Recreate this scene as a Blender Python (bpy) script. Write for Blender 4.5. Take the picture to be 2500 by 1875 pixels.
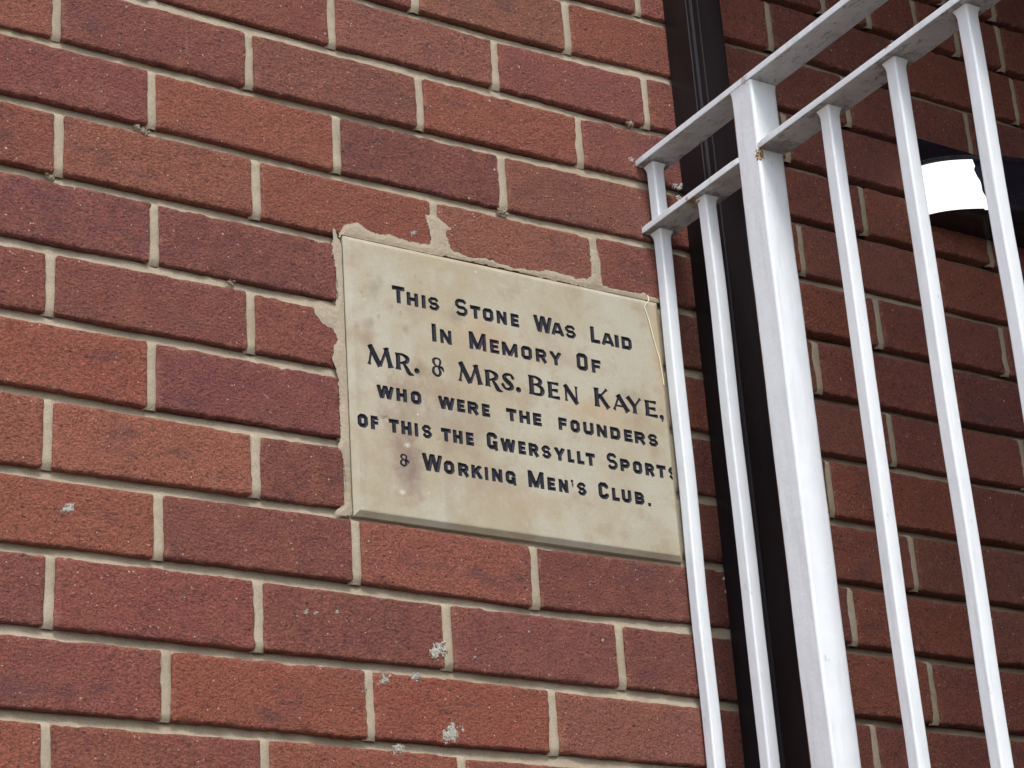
import bpy, bmesh, math, random
import numpy as np
from mathutils import Matrix, Vector, noise

random.seed(7)
rng = np.random.default_rng(7)
scene = bpy.context.scene
for o in list(bpy.data.objects):
    bpy.data.objects.remove(o)
COL = scene.collection

# ------------------------------------------------------------------ camera, light, exposure
cam_data = bpy.data.cameras.new('camera')
cam = bpy.data.objects.new('camera', cam_data)
COL.objects.link(cam)
cam_data.sensor_width = 36.0
cam_data.lens = 78.36
cam_data.clip_start = 0.05
cam_data.clip_end = 500.0
CR = Matrix(((0.84313, -0.53376, -0.06543), (0.15536, 0.35834, -0.92057), (0.51482, 0.76597, 0.38503)))
right, down, fwd = CR[0].normalized(), CR[1].normalized(), CR[2].normalized()
m = Matrix.Identity(4)
for i in range(3):
    m[i][0] = right[i]; m[i][1] = -down[i]; m[i][2] = -fwd[i]
m.translation = Vector((-0.7554, -1.9404, -1.3600))
cam.matrix_world = m
scene.camera = cam

SUN_AZ, SUN_EL = math.radians(14), math.radians(50)     # azimuth is measured to the left of the wall's outward normal
sdir = Vector((-math.sin(SUN_AZ) * math.cos(SUN_EL), -math.cos(SUN_AZ) * math.cos(SUN_EL), math.sin(SUN_EL)))
world = bpy.data.worlds.new('World')
scene.world = world
world.use_nodes = True
nt = world.node_tree
nt.nodes.clear()
wo = nt.nodes.new('ShaderNodeOutputWorld')
bg = nt.nodes.new('ShaderNodeBackground')
sky = nt.nodes.new('ShaderNodeTexSky')
sky.sky_type = 'NISHITA'
sky.sun_disc = False
sky.sun_elevation = SUN_EL
sky.sun_rotation = math.atan2(sdir.x, sdir.y)
sky.dust_density = 2.0
sky.air_density = 1.0
hs = nt.nodes.new('ShaderNodeHueSaturation')
hs.inputs['Saturation'].default_value = 0.62
bg.inputs['Strength'].default_value = 0.15
nt.links.new(sky.outputs[0], hs.inputs['Color'])
nt.links.new(hs.outputs[0], bg.inputs[0])
nt.links.new(bg.outputs[0], wo.inputs[0])

sun = bpy.data.lights.new('sun', 'SUN')
sun.energy = 1.15
sun.angle = math.radians(14)
sun.color = (1.0, 0.985, 0.965)
so = bpy.data.objects.new('sun', sun)
COL.objects.link(so)
so.rotation_euler = sdir.to_track_quat('Z', 'Y').to_euler()
so.location = (0, -4, 4)

scene.view_settings.view_transform = 'Standard'
scene.view_settings.look = 'None'
scene.view_settings.gamma = 1.0
scene.view_settings.use_curve_mapping = False
scene.view_settings.exposure = 0.90
scene.render.engine = 'CYCLES'
scene.cycles.max_bounces = 6

# ------------------------------------------------------------------ node helpers
class NT:
    def __init__(self, name):
        self.m = bpy.data.materials.new(name)
        self.m.use_nodes = True
        self.t = self.m.node_tree
        self.t.nodes.clear()
        self.out = self.n('ShaderNodeOutputMaterial')
        self.b = self.n('ShaderNodeBsdfPrincipled')
        self.l(self.b.outputs[0], self.out.inputs[0])
        self.pos = self.n('ShaderNodeNewGeometry').outputs['Position']
    def n(self, t, **kw):
        x = self.t.nodes.new(t)
        for k, v in kw.items():
            setattr(x, k, v)
        return x
    def l(self, a, b):
        self.t.links.new(a, b)
    def val(self, sock, v):
        if hasattr(v, 'is_output') or isinstance(v, bpy.types.NodeSocket):
            self.l(v, sock)
        else:
            sock.default_value = v
    def noise(self, vec, scale, detail=3, rough=0.55, dist=0.0):
        x = self.n('ShaderNodeTexNoise')
        self.l(vec, x.inputs['Vector'])
        x.inputs['Scale'].default_value = scale
        x.inputs['Detail'].default_value = detail
        x.inputs['Roughness'].default_value = rough
        x.inputs['Distortion'].default_value = dist
        return x.outputs['Fac']
    def voro(self, vec, scale, feature='F1', rand=1.0, out='Distance'):
        x = self.n('ShaderNodeTexVoronoi', feature=feature)
        self.l(vec, x.inputs['Vector'])
        x.inputs['Scale'].default_value = scale
        x.inputs['Randomness'].default_value = rand
        return x.outputs[out]
    def ramp(self, fac, a, b, lo=0.0, hi=1.0):
        x = self.n('ShaderNodeMapRange')
        x.clamp = True
        self.l(fac, x.inputs['Value'])
        x.inputs['From Min'].default_value = a
        x.inputs['From Max'].default_value = b
        x.inputs['To Min'].default_value = lo
        x.inputs['To Max'].default_value = hi
        return x.outputs[0]
    def math(self, op, a, b=0.0):
        x = self.n('ShaderNodeMath', operation=op)
        self.val(x.inputs[0], a)
        self.val(x.inputs[1], b)
        return x.outputs[0]
    def vmath(self, op, a, b):
        x = self.n('ShaderNodeVectorMath', operation=op)
        self.val(x.inputs[0], a)
        self.val(x.inputs[1], b)
        return x.outputs[0]
    def mix(self, fac, a, b, mode='MIX'):
        x = self.n('ShaderNodeMix', data_type='RGBA', blend_type=mode)
        self.val(x.inputs['Factor'], fac)
        for s, v in ((x.inputs[6], a), (x.inputs[7], b)):
            if isinstance(v, tuple):
                s.default_value = (*v[:3], 1.0)
            else:
                self.l(v, s)
        return x.outputs[2]
    def hsv(self, col, h=0.5, s=1.0, v=1.0):
        x = self.n('ShaderNodeHueSaturation')
        self.val(x.inputs['Hue'], h); self.val(x.inputs['Saturation'], s); self.val(x.inputs['Value'], v)
        self.l(col, x.inputs['Color'])
        return x.outputs[0]
    def bump(self, h, strength, dist, nrm=None):
        x = self.n('ShaderNodeBump')
        x.inputs['Strength'].default_value = strength
        x.inputs['Distance'].default_value = dist
        self.l(h, x.inputs['Height'])
        if nrm is not None:
            self.l(nrm, x.inputs['Normal'])
        return x.outputs[0]
    def set(self, col=None, rough=None, nrm=None, **kw):
        if col is not None:
            if isinstance(col, tuple):
                self.b.inputs['Base Color'].default_value = (*col[:3], 1)
            else:
                self.l(col, self.b.inputs['Base Color'])
        if rough is not None:
            self.val(self.b.inputs['Roughness'], rough)
        if nrm is not None:
            self.l(nrm, self.b.inputs['Normal'])
        for k, v in kw.items():
            self.val(self.b.inputs[k], v)
        return self.m

def brick_material():
    k = NT('rustic_red_brick')
    oi = k.n('ShaderNodeObjectInfo')
    off = k.n('ShaderNodeCombineXYZ')
    r = k.math('MULTIPLY', oi.outputs['Random'], 37.0)
    k.l(r, off.inputs[0]); k.l(r, off.inputs[1]); k.l(r, off.inputs[2])
    P = k.vmath('ADD', k.pos, off.outputs[0])
    base = oi.outputs['Color']
    big = k.noise(P, 14, 3, 0.6)
    mid = k.noise(P, 60, 4, 0.65)
    fine = k.noise(P, 420, 4, 0.75)
    # hue drift inside one brick: towards orange and towards purple
    c = k.mix(k.ramp(big, 0.50, 0.74, 0, 0.50), base, (0.235, 0.082, 0.048))
    c = k.mix(k.ramp(big, 0.46, 0.26, 0, 0.45), c, (0.130, 0.048, 0.044))
    c = k.mix(k.ramp(mid, 0.35, 0.7, 0.0, 0.4), c, (0.24, 0.088, 0.045))
    c = k.hsv(c, 0.5, 1.0, k.ramp(fine, 0.30, 0.70, 0.42, 1.72))
    # dark fired flecks and creases
    cr = k.noise(k.vmath('MULTIPLY', P, (1.0, 1.0, 1.3)), 250, 4, 0.66, 0.25)
    c = k.mix(k.ramp(cr, 0.43, 0.28, 0, 0.95), c, (0.035, 0.017, 0.016))
    c = k.mix(k.ramp(cr, 0.60, 0.76, 0, 0.65), c, (0.36, 0.17, 0.12))
    # larger purple grey burnt patches that vary from brick to brick
    burnt = k.noise(k.vmath('MULTIPLY', P, (0.6, 1.0, 1.6)), 18, 4, 0.65)
    c = k.mix(k.ramp(burnt, 0.60, 0.72, 0, 0.5), c, (0.065, 0.036, 0.040))
    pit = k.voro(k.vmath('MULTIPLY', P, (0.7, 1.0, 1.3)), 70)
    c = k.mix(k.math('MULTIPLY', k.ramp(pit, 0.16, 0.09, 0, 0.8), k.ramp(k.noise(P, 37, 1), 0.52, 0.56, 0, 1)), c, (0.045, 0.020, 0.018))
    # pale grit
    v = k.voro(P, 150)
    sel = k.noise(P, 95, 1, 0.5)
    grit = k.math('MULTIPLY', k.ramp(v, 0.17, 0.09, 0, 1), k.ramp(sel, 0.56, 0.60, 0, 1))
    c = k.mix(k.math('MULTIPLY', grit, 0.75), c, (0.55, 0.43, 0.36))
    v2 = k.voro(P, 48)
    grit2 = k.math('MULTIPLY', k.ramp(v2, 0.085, 0.06, 0, 1), k.ramp(k.noise(P, 31, 1), 0.60, 0.63, 0, 1))
    c = k.mix(k.math('MULTIPLY', grit2, 0.8), c, (0.50, 0.44, 0.38))
    # faint pale drip streaks of salts
    dr = k.noise(k.vmath('MULTIPLY', P, (150.0, 1.0, 7.0)), 1.0, 3, 0.6)
    c = k.mix(k.math('MULTIPLY', k.ramp(dr, 0.64, 0.80, 0, 0.38), k.ramp(k.noise(P, 11, 2), 0.48, 0.62, 0, 1)), c, (0.36, 0.25, 0.21))
    # arrises: worn, paler and pinker (attribute 'rim' is 1 on the edge of the face)
    at = k.n('ShaderNodeAttribute', attribute_name='rim')
    rim = k.math('MULTIPLY', at.outputs['Fac'], k.ramp(k.noise(P, 85, 4, 0.7), 0.50, 0.64, 0, 1))
    c = k.mix(k.math('MULTIPLY', rim, 0.6), c, (0.42, 0.185, 0.125))
    h = k.math('ADD', k.math('MULTIPLY', cr, 1.0), k.math('MULTIPLY', fine, 0.45))
    h = k.math('ADD', h, k.math('MULTIPLY', mid, 0.9))
    n = k.bump(h, 1.0, 0.0042)
    return k.set(c, 0.93, n)

def mortar_material(name='lime_mortar', tint=1.0):
    k = NT(name)
    big = k.noise(k.pos, 9, 4, 0.6)
    fine = k.noise(k.pos, 700, 3, 0.7)
    mid = k.noise(k.pos, 120, 4, 0.65)
    c = k.mix(k.ramp(big, 0.35, 0.7, 0, 1), (0.385 * tint, 0.325 * tint, 0.240 * tint), (0.320 * tint, 0.265 * tint, 0.185 * tint))
    c = k.hsv(c, 0.5, 1.0, k.ramp(fine, 0.25, 0.75, 0.72, 1.25))
    # moss and soot stains on some stretches of the joints
    st = k.noise(k.pos, 6.5, 5, 0.7)
    c = k.mix(k.math('MULTIPLY', k.ramp(st, 0.52, 0.68, 0, 0.60), k.ramp(mid, 0.35, 0.6, 0.3, 1)), c, (0.155, 0.125, 0.065))
    pit = k.voro(k.pos, 260)
    c = k.mix(k.math('MULTIPLY', k.ramp(pit, 0.14, 0.08, 0, 0.8), k.ramp(mid, 0.5, 0.56, 0, 1)), c, (0.09, 0.07, 0.05))
    h = k.math('ADD', k.math('MULTIPLY', mid, 1.0), k.math('MULTIPLY', fine, 0.6))
    return k.set(c, 0.95, k.bump(h, 0.9, 0.0012))

def stone_material():
    k = NT('weathered_sandstone')
    P = k.pos
    big = k.noise(P, 7.5, 5, 0.6, 0.5)
    med = k.noise(P, 24, 5, 0.65)
    streak = k.noise(k.vmath('MULTIPLY', P, (34.0, 1.0, 6.0)), 1.0, 4, 0.6)
    fine = k.noise(P, 900, 2, 0.6)
    c = k.mix(k.ramp(big, 0.38, 0.62, 0, 1), (0.405, 0.375, 0.290), (0.360, 0.308, 0.212))
    c = k.mix(k.ramp(med, 0.50, 0.70, 0, 0.70), c, (0.305, 0.235, 0.155))
    c = k.mix(k.ramp(med, 0.45, 0.28, 0, 0.5), c, (0.435, 0.43, 0.385))
    # brown grey damp stains: stronger towards the lower left of the tablet, where the photograph shows them
    sep = k.n('ShaderNodeSeparateXYZ'); k.l(P, sep.inputs[0])
    ll = k.math('MULTIPLY', k.ramp(sep.outputs['X'], 0.60, 0.40, 0.15, 1), k.ramp(sep.outputs['Z'], -0.33, -0.42, 0.25, 1))
    c = k.mix(k.math('MULTIPLY', k.ramp(streak, 0.50, 0.70, 0, 0.35), ll), c, (0.215, 0.155, 0.110))
    for (x, z, sx, sz, col, amt) in ((0.405, -0.505, 0.018, 0.040, (0.20, 0.14, 0.12), 0.8), (0.44, -0.415, 0.050, 0.020, (0.27, 0.19, 0.12), 0.6),
                                     (0.392, -0.475, 0.020, 0.030, (0.24, 0.17, 0.12), 0.5), (0.515, -0.335, 0.045, 0.020, (0.40, 0.28, 0.17), 0.5),
                                     (0.762, -0.30, 0.012, 0.08, (0.38, 0.28, 0.17), 0.6), (0.474, -0.315, 0.012, 0.012, (0.24, 0.20, 0.14), 0.5),
                                     (0.425, -0.388, 0.018, 0.012, (0.25, 0.19, 0.12), 0.6), (0.36, -0.36, 0.010, 0.022, (0.28, 0.21, 0.14), 0.6),
                                     (0.66, -0.40, 0.05, 0.02, (0.42, 0.30, 0.18), 0.45), (0.56, -0.53, 0.06, 0.018, (0.36, 0.28, 0.18), 0.5),
                                     (0.71, -0.375, 0.018, 0.008, (0.27, 0.22, 0.16), 0.5), (0.47, -0.45, 0.07, 0.025, (0.26, 0.20, 0.14), 0.45), (0.40, -0.43, 0.03, 0.03, (0.24, 0.18, 0.13), 0.4), (0.60, -0.345, 0.07, 0.012, (0.33, 0.25, 0.16), 0.45), (0.50, -0.50, 0.05, 0.03, (0.30, 0.24, 0.17), 0.4),
                                     (0.4036, -0.3249, 0.00256, 0.00384, (0.25, 0.225, 0.17), 0.55), (0.3758, -0.3342, 0.0022400000000000002, 0.0033599999999999997, (0.25, 0.225, 0.17), 0.55), (0.4249, -0.2759, 0.0019199999999999998, 0.0028799999999999997, (0.25, 0.225, 0.17), 0.55), (0.4318, -0.2815, 0.00208, 0.00312, (0.25, 0.225, 0.17), 0.55), (0.3934, -0.3191, 0.00144, 0.00216, (0.25, 0.225, 0.17), 0.55), (0.4092, -0.3429, 0.0048000000000000004, 0.0072, (0.25, 0.225, 0.17), 0.55), (0.3471, -0.3508, 0.004, 0.006, (0.25, 0.225, 0.17), 0.55), (0.3646, -0.344, 0.0048000000000000004, 0.0072, (0.25, 0.225, 0.17), 0.55), (0.3555, -0.3088, 0.0016, 0.0024, (0.25, 0.225, 0.17), 0.55), (0.3727, -0.3, 0.0064, 0.0096, (0.25, 0.225, 0.17), 0.55), (0.3789, -0.2897, 0.0048000000000000004, 0.0072, (0.25, 0.225, 0.17), 0.55), (0.395, -0.538, 0.004, 0.0032, (0.56, 0.52, 0.43), 0.7), (0.428, -0.5343, 0.0025, 0.002, (0.56, 0.52, 0.43), 0.7), (0.4036, -0.4825, 0.004, 0.0032, (0.56, 0.52, 0.43), 0.7)):
        d = k.vmath('MULTIPLY', k.vmath('SUBTRACT', P, (x, 0.0, z)), (1 / sx, 0.0, 1 / sz))
        ln = k.n('ShaderNodeVectorMath', operation='LENGTH'); k.l(d, ln.inputs[0])
        ln = k.math('ADD', ln.outputs['Value'], k.ramp(k.noise(P, 70, 4, 0.7), 0.3, 0.7, -0.45, 0.45))
        c = k.mix(k.math('MULTIPLY', k.ramp(ln, 1.3, 0.15, 0, 1), min(0.92, amt * 1.3)), c, col)
    sp = k.voro(P, 42)
    c = k.mix(k.math('MULTIPLY', k.ramp(sp, 0.13, 0.05, 0, 0.5), k.ramp(k.noise(P, 17, 1), 0.56, 0.60, 0, 1)), c, (0.26, 0.235, 0.17))
    c = k.mix(k.math('MULTIPLY', k.ramp(k.voro(P, 61), 0.10, 0.05, 0, 0.6), k.ramp(k.noise(P, 13, 1), 0.60, 0.64, 0, 1)), c, (0.66, 0.61, 0.50))
    c = k.hsv(c, 0.5, 1.0, k.ramp(fine, 0.3, 0.7, 0.92, 1.07))
    # black enamel run into the cut letters
    at = k.n('ShaderNodeAttribute', attribute_name='enamel')
    e = k.ramp(at.outputs['Fac'], 0.30, 0.55, 0, 1)
    worn = k.ramp(k.noise(P, 330, 3, 0.6), 0.60, 0.76, 0, 0.35)
    ink = k.mix(worn, (0.010, 0.0105, 0.018), (0.06, 0.06, 0.075))
    c = k.mix(e, c, ink)
    rough = k.ramp(e, 0, 1, 0.85, 0.55)
    k.l(k.ramp(e, 0, 1, 0.5, 0.18), k.b.inputs['Specular IOR Level'])
    n = k.bump(k.math('ADD', k.math('MULTIPLY', med, 0.6), k.math('MULTIPLY', fine, 0.25)), 0.5, 0.0010)
    return k.set(c, rough, n)

def white_paint(name, grime_shade):
    k = NT(name)
    P = k.pos
    v = k.noise(P, 26, 4, 0.6)
    f = k.noise(P, 190, 3, 0.6)
    c = k.mix(k.ramp(v, 0.35, 0.7, 0, 1), (0.825, 0.865, 0.885), (0.775, 0.82, 0.845))
    # grey weathering in soft upright streaks, brush marks
    w1 = k.noise(k.vmath('MULTIPLY', P, (70.0, 70.0, 9.0)), 1.0, 4, 0.65)
    c = k.mix(k.ramp(w1, 0.52, 0.74, 0, 0.45), c, (0.56, 0.59, 0.60))
    w2 = k.noise(k.vmath('MULTIPLY', P, (1.0, 1.0, 0.3)), 150, 4, 0.7)
    c = k.mix(k.math('MULTIPLY', k.ramp(w2, 0.64, 0.72, 0, 0.7), k.ramp(v, 0.48, 0.6, 0, 1)), c, (0.36, 0.37, 0.37))
    # chips and black specks of dirt
    sp = k.voro(P, 120)
    c = k.mix(k.math('MULTIPLY', k.ramp(sp, 0.10, 0.05, 0, 0.55), k.ramp(k.noise(P, 60, 1), 0.62, 0.66, 0, 1)), c, (0.16, 0.15, 0.15))
    if grime_shade:
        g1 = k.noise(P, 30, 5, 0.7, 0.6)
        c = k.mix(k.ramp(g1, 0.38, 0.72, 0.74, 0.96), c, (0.36, 0.355, 0.335))  # grey shade of the undersides mixed into the colour along with dirt
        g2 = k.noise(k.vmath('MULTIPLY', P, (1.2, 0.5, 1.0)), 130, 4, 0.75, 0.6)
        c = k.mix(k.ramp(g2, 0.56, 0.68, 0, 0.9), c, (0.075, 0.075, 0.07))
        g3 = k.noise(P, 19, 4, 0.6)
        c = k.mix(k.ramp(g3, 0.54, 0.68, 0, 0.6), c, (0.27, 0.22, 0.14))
    if grime_shade:
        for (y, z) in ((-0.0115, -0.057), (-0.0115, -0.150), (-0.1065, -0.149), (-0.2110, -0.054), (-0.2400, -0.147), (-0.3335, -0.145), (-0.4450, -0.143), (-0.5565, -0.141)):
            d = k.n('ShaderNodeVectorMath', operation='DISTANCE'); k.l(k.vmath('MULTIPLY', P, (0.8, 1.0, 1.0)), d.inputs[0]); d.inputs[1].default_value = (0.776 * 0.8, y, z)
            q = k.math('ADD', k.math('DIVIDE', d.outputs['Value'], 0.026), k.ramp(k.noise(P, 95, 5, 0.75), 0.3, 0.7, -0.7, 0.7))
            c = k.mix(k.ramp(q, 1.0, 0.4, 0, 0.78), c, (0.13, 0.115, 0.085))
    # rust bleeding out at a few welds
    for (x, y, z, r, a) in ((0.757, -0.232, -0.152, 0.010, 1.0), (0.762, -0.094, -0.152, 0.010, 0.9), (0.757, -0.455, -0.131, 0.007, 0.8),
                            (0.757, -0.220, -0.049, 0.006, 0.5), (0.762, -0.128, -0.049, 0.006, 0.5)):
        d = k.n('ShaderNodeVectorMath', operation='DISTANCE'); k.l(P, d.inputs[0]); d.inputs[1].default_value = (x, y, z)
        q = k.math('ADD', k.math('DIVIDE', d.outputs['Value'], r), k.ramp(k.noise(P, 330, 3), 0.3, 0.7, -0.6, 0.6))
        c = k.mix(k.math('MULTIPLY', k.ramp(q, 0.95, 0.55, 0, 1), a), c, k.mix(k.ramp(k.noise(P, 500, 2), 0.45, 0.55), (0.42, 0.20, 0.03), (0.08, 0.05, 0.025)))
    drip = k.noise(k.vmath('MULTIPLY', P, (60.0, 60.0, 7.0)), 1.0, 3, 0.5)
    h = k.math('ADD', k.math('MULTIPLY', v, 1.0), k.math('MULTIPLY', f, 0.25))
    h = k.math('ADD', h, k.math('MULTIPLY', drip, 0.8))
    return k.set(c, 0.42, k.bump(h, 0.55, 0.0016))

def pipe_material():
    k = NT('brown_black_plastic')
    f = k.noise(k.pos, 240, 3, 0.7)
    d = k.noise(k.vmath('MULTIPLY', k.pos, (1.0, 1.0, 0.25)), 22, 4, 0.6)
    c = k.mix(k.ramp(d, 0.35, 0.7), (0.012, 0.009, 0.0095), (0.017, 0.013, 0.014))
    c = k.mix(k.math('MULTIPLY', k.ramp(f, 0.70, 0.8, 0, 0.6), k.ramp(d, 0.5, 0.6, 0, 1)), c, (0.16, 0.15, 0.14))
    k.b.inputs['Specular IOR Level'].default_value = 0.22
    return k.set(c, k.ramp(d, 0.3, 0.7, 0.26, 0.40))

def plain(name, col, rough=0.5, var=0.12, scale=40, bump=0.0, **kw):
    k = NT(name)
    nz = k.noise(k.pos, scale, 4, 0.6)
    c = k.mix(k.ramp(nz, 0.3, 0.7), tuple(x * (1 - var) for x in col), tuple(min(1, x * (1 + var)) for x in col))
    n = k.bump(nz, 0.6, bump) if bump else None
    return k.set(c, rough, n, **kw)

def splash_material(name, a, b):
    k = NT(name)
    f = k.noise(k.pos, 380, 4, 0.7)
    c = k.mix(k.ramp(f, 0.4, 0.6), a, b)
    return k.set(c, 0.9, k.bump(f, 1.0, 0.002))

M_BRICK = brick_material()
M_MORTAR = mortar_material()
M_STONE = stone_material()
M_WHITE = white_paint('glossy_white_paint', False)
M_GRIMY_SHADE = white_paint('grimy_shaded_white_paint', True)
M_PIPE = pipe_material()
M_LICHEN = splash_material('pale_lichen', (0.22, 0.20, 0.16), (0.46, 0.46, 0.40))
M_SPLASH = splash_material('white_splash', (0.45, 0.44, 0.42), (0.80, 0.80, 0.78))
M_STRAW = plain('dry_straw', (0.80, 0.72, 0.50), 0.6)
M_BLACKGLOSS = plain('glossy_black_casing', (0.012, 0.012, 0.018), 0.16, 0.3, 60)
M_SKY_GLARE = plain('sky_glare_white', (0.86, 0.86, 0.86), 0.15, 0.01, 30)  # white sky reflection on the lamp drum, set as colour
M_SKY_GLARE.node_tree.nodes['Principled BSDF'].inputs['Emission Color'].default_value = (1, 0.99, 0.97, 1)
M_SKY_GLARE.node_tree.nodes['Principled BSDF'].inputs['Emission Strength'].default_value = 0.55  # added glow brings the reflected sky to full white
M_TARMAC = plain('worn_tarmac', (0.055, 0.054, 0.052), 0.9, 0.3, 90, 0.004)
M_CONC = plain('grey_concrete', (0.24, 0.235, 0.225), 0.9, 0.2, 14, 0.002)

# ------------------------------------------------------------------ object helpers
def link(name, me, mat, parent=None):
    o = bpy.data.objects.new(name, me)
    COL.objects.link(o)
    if mat is not None:
        for x in (mat if isinstance(mat, (list, tuple)) else [mat]):
            me.materials.append(x)
    if parent is not None:
        o.parent = parent
        o.matrix_parent_inverse = parent.matrix_world.inverted() if False else Matrix.Identity(4)
    return o

def thing(name, label, cat, group=None):
    # parents stand at the origin of the wall so that the traced wall coordinates stay readable
    o = bpy.data.objects.new(name, None)
    COL.objects.link(o)
    o.empty_display_size = 0.05
    o['label'] = label; o['category'] = cat
    if group:
        o['group'] = group
    return o

def grid_mesh(name, X, Y, Z, attrs=None, smooth=True, mask=None):
    """X, Y, Z: arrays (nv, nu). Faces over the whole grid, or where mask (nv-1, nu-1) is true."""
    nv, nu = X.shape
    co = np.stack([X, Y, Z], -1).reshape(-1, 3)
    idx = np.arange(nv * nu).reshape(nv, nu)
    q = np.stack([idx[:-1, :-1], idx[:-1, 1:], idx[1:, 1:], idx[1:, :-1]], -1)
    q = q[mask] if mask is not None else q.reshape(-1, 4)
    used, inv = np.unique(q, return_inverse=True)
    q = inv.reshape(-1, 4)
    co = co[used]
    me = bpy.data.meshes.new(name)
    me.vertices.add(len(co)); me.vertices.foreach_set('co', co.ravel())
    me.loops.add(q.size); me.loops.foreach_set('vertex_index', q.ravel().astype(np.int32))
    me.polygons.add(len(q)); me.polygons.foreach_set('loop_start', np.arange(0, q.size, 4, dtype=np.int32))
    me.polygons.foreach_set('use_smooth', np.full(len(q), smooth))
    me.update(calc_edges=True)
    for k, a in (attrs or {}).items():
        at = me.attributes.new(k, 'FLOAT', 'POINT')
        at.data.foreach_set('value', a.ravel()[used].astype(np.float32))
    return me

def join_grids(name, parts, smooth=True):
    vs, fs, at, n = [], [], [], 0
    for X, Y, Z in parts:
        nv, nu = X.shape
        vs.append(np.stack([X, Y, Z], -1).reshape(-1, 3))
        idx = np.arange(nv * nu).reshape(nv, nu) + n
        fs.append(np.stack([idx[:-1, :-1], idx[:-1, 1:], idx[1:, 1:], idx[1:, :-1]], -1).reshape(-1, 4))
        n += nv * nu
    co = np.concatenate(vs); q = np.concatenate(fs)
    me = bpy.data.meshes.new(name)
    me.vertices.add(len(co)); me.vertices.foreach_set('co', co.ravel())
    me.loops.add(q.size); me.loops.foreach_set('vertex_index', q.ravel().astype(np.int32))
    me.polygons.add(len(q)); me.polygons.foreach_set('loop_start', np.arange(0, q.size, 4, dtype=np.int32))
    me.polygons.foreach_set('use_smooth', np.full(len(q), smooth))
    me.update(calc_edges=True)
    return me

def n1(a, f, seed=0.0):
    """smooth 1D/2D value noise on numpy arrays, about -1..1"""
    a = np.asarray(a) * f + seed * 17.137
    i = np.floor(a); t = a - i; t = t * t * (3 - 2 * t)
    def h(k):
        s = np.sin(k * 127.1 + seed * 311.7) * 43758.5453
        return (s - np.floor(s)) * 2 - 1
    return h(i) * (1 - t) + h(i + 1) * t

def n2(a, b, f, seed=0.0):
    a = np.asarray(a) * f + seed * 3.7; b = np.asarray(b) * f + seed * 9.1
    i = np.floor(a); j = np.floor(b); u = a - i; v = b - j
    u = u * u * (3 - 2 * u); v = v * v * (3 - 2 * v)
    def h(p, q):
        s = np.sin(p * 127.1 + q * 269.5 + seed * 71.3) * 43758.5453
        return (s - np.floor(s)) * 2 - 1
    return (h(i, j) * (1 - u) + h(i + 1, j) * u) * (1 - v) + (h(i, j + 1) * (1 - u) + h(i + 1, j + 1) * u) * v

# ------------------------------------------------------------------ brickwork lay-out (traced)
HB = 0.1125          # half a brick and joint
CO = 0.081278        # one course
JX, JZ = 0.0053, 0.0065   # half joints
PERP = {             # course -> places of the upright joints in half bricks, as they stand in the photograph
    -6: [3, 5, 7, 9, 11, 13], -5: [4, 6, 8, 9.95, 10.75, 12.0, 12.9],
    -4: [3, 5, 7, 8.1, 9.88, 10.63, 11.43, 12.12, 12.91], -3: [3, 5, 7, 8.96, 11.0, 13.0],
    -2: [1.97, 4.0, 5.965, 8, 10.05, 12.05], -1: [0.97, 2.97, 4.965, 6.965, 9, 11.05, 13.0],
    0: [-0.01, 2.01, 3.98, 6.0, 8, 10.07, 12.1], 1: [0.965, 2.975, 4.955, 7, 9.01, 11.1],
    2: [0.035, 2.06, 4.08, 6.06, 8, 10.06, 12.05], 3: [0.985, 2.98, 6.83, 9.03, 11.05],
    4: [-0.03, 1.97, 2.98, 6.83, 8.0, 10.01, 12.08], 5: [0.95, 2.98, 6.83, 8.98, 11.0],
    6: [-0.03, 1.99, 2.98, 6.83, 8.0, 10.07, 12.05], 7: [1.02, 3.01, 5.0, 7.0, 9.07, 11.05],
    8: [0.005, 1.985, 3.96, 5.955, 8, 10.09, 12.1], 9: [1.075, 3.09, 5.09, 7.05, 9.15, 11.1],
    10: [0, 2.01, 4.03, 6.0, 8, 10.1, 12], 11: [1.03, 3.0, 5.0, 7, 9.1, 11]}
R0, R1 = -8, 13       # courses built brick by brick
XL, XR = -3.0, 15.6   # their extent in half bricks
BEDR = {-5: -5.28, -4: -4.27, -3: -3.25, -2: -2.19, -1: -1.13, 0: -0.11, 1: 0.91, 2: 1.93, 3: 2.93, 4: 3.95, 5: 4.95, 6: 5.97, 7: 6.98, 8: 7.99, 9: 9.04, 10: 10.05}
def bed_z(k, x):
    """height of bed joint k at x half bricks"""
    x = np.asarray(x, float)
    d = BEDR.get(k, k - 0.3 if k < -5 else k + 0.04) - k
    t = np.clip((x - 5.2) / 3.8, 0, 1)
    z = k + d * t + 0.02
    z = z + 0.022 * n1(x, 0.7, k + 40.0)
    return -z * CO
def perps(r):
    if r in PERP:
        p = list(PERP[r])
    else:
        p = [x + 0.04 * math.sin(x * 7 + r * 3) for x in range(-4, 18) if (x + r) % 2 == 0]
    while p[0] > XL + 2.2:
        p.insert(0, p[0] - 2.0 + 0.03 * math.sin(r * 5))
    while p[-1] < XR - 2.2:
        p.append(p[-1] + 2.0 + 0.03 * math.sin(r * 9))
    return p

wall = thing('brick_wall', 'dark red brick wall of the club with pale mortar joints', 'wall')

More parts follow.
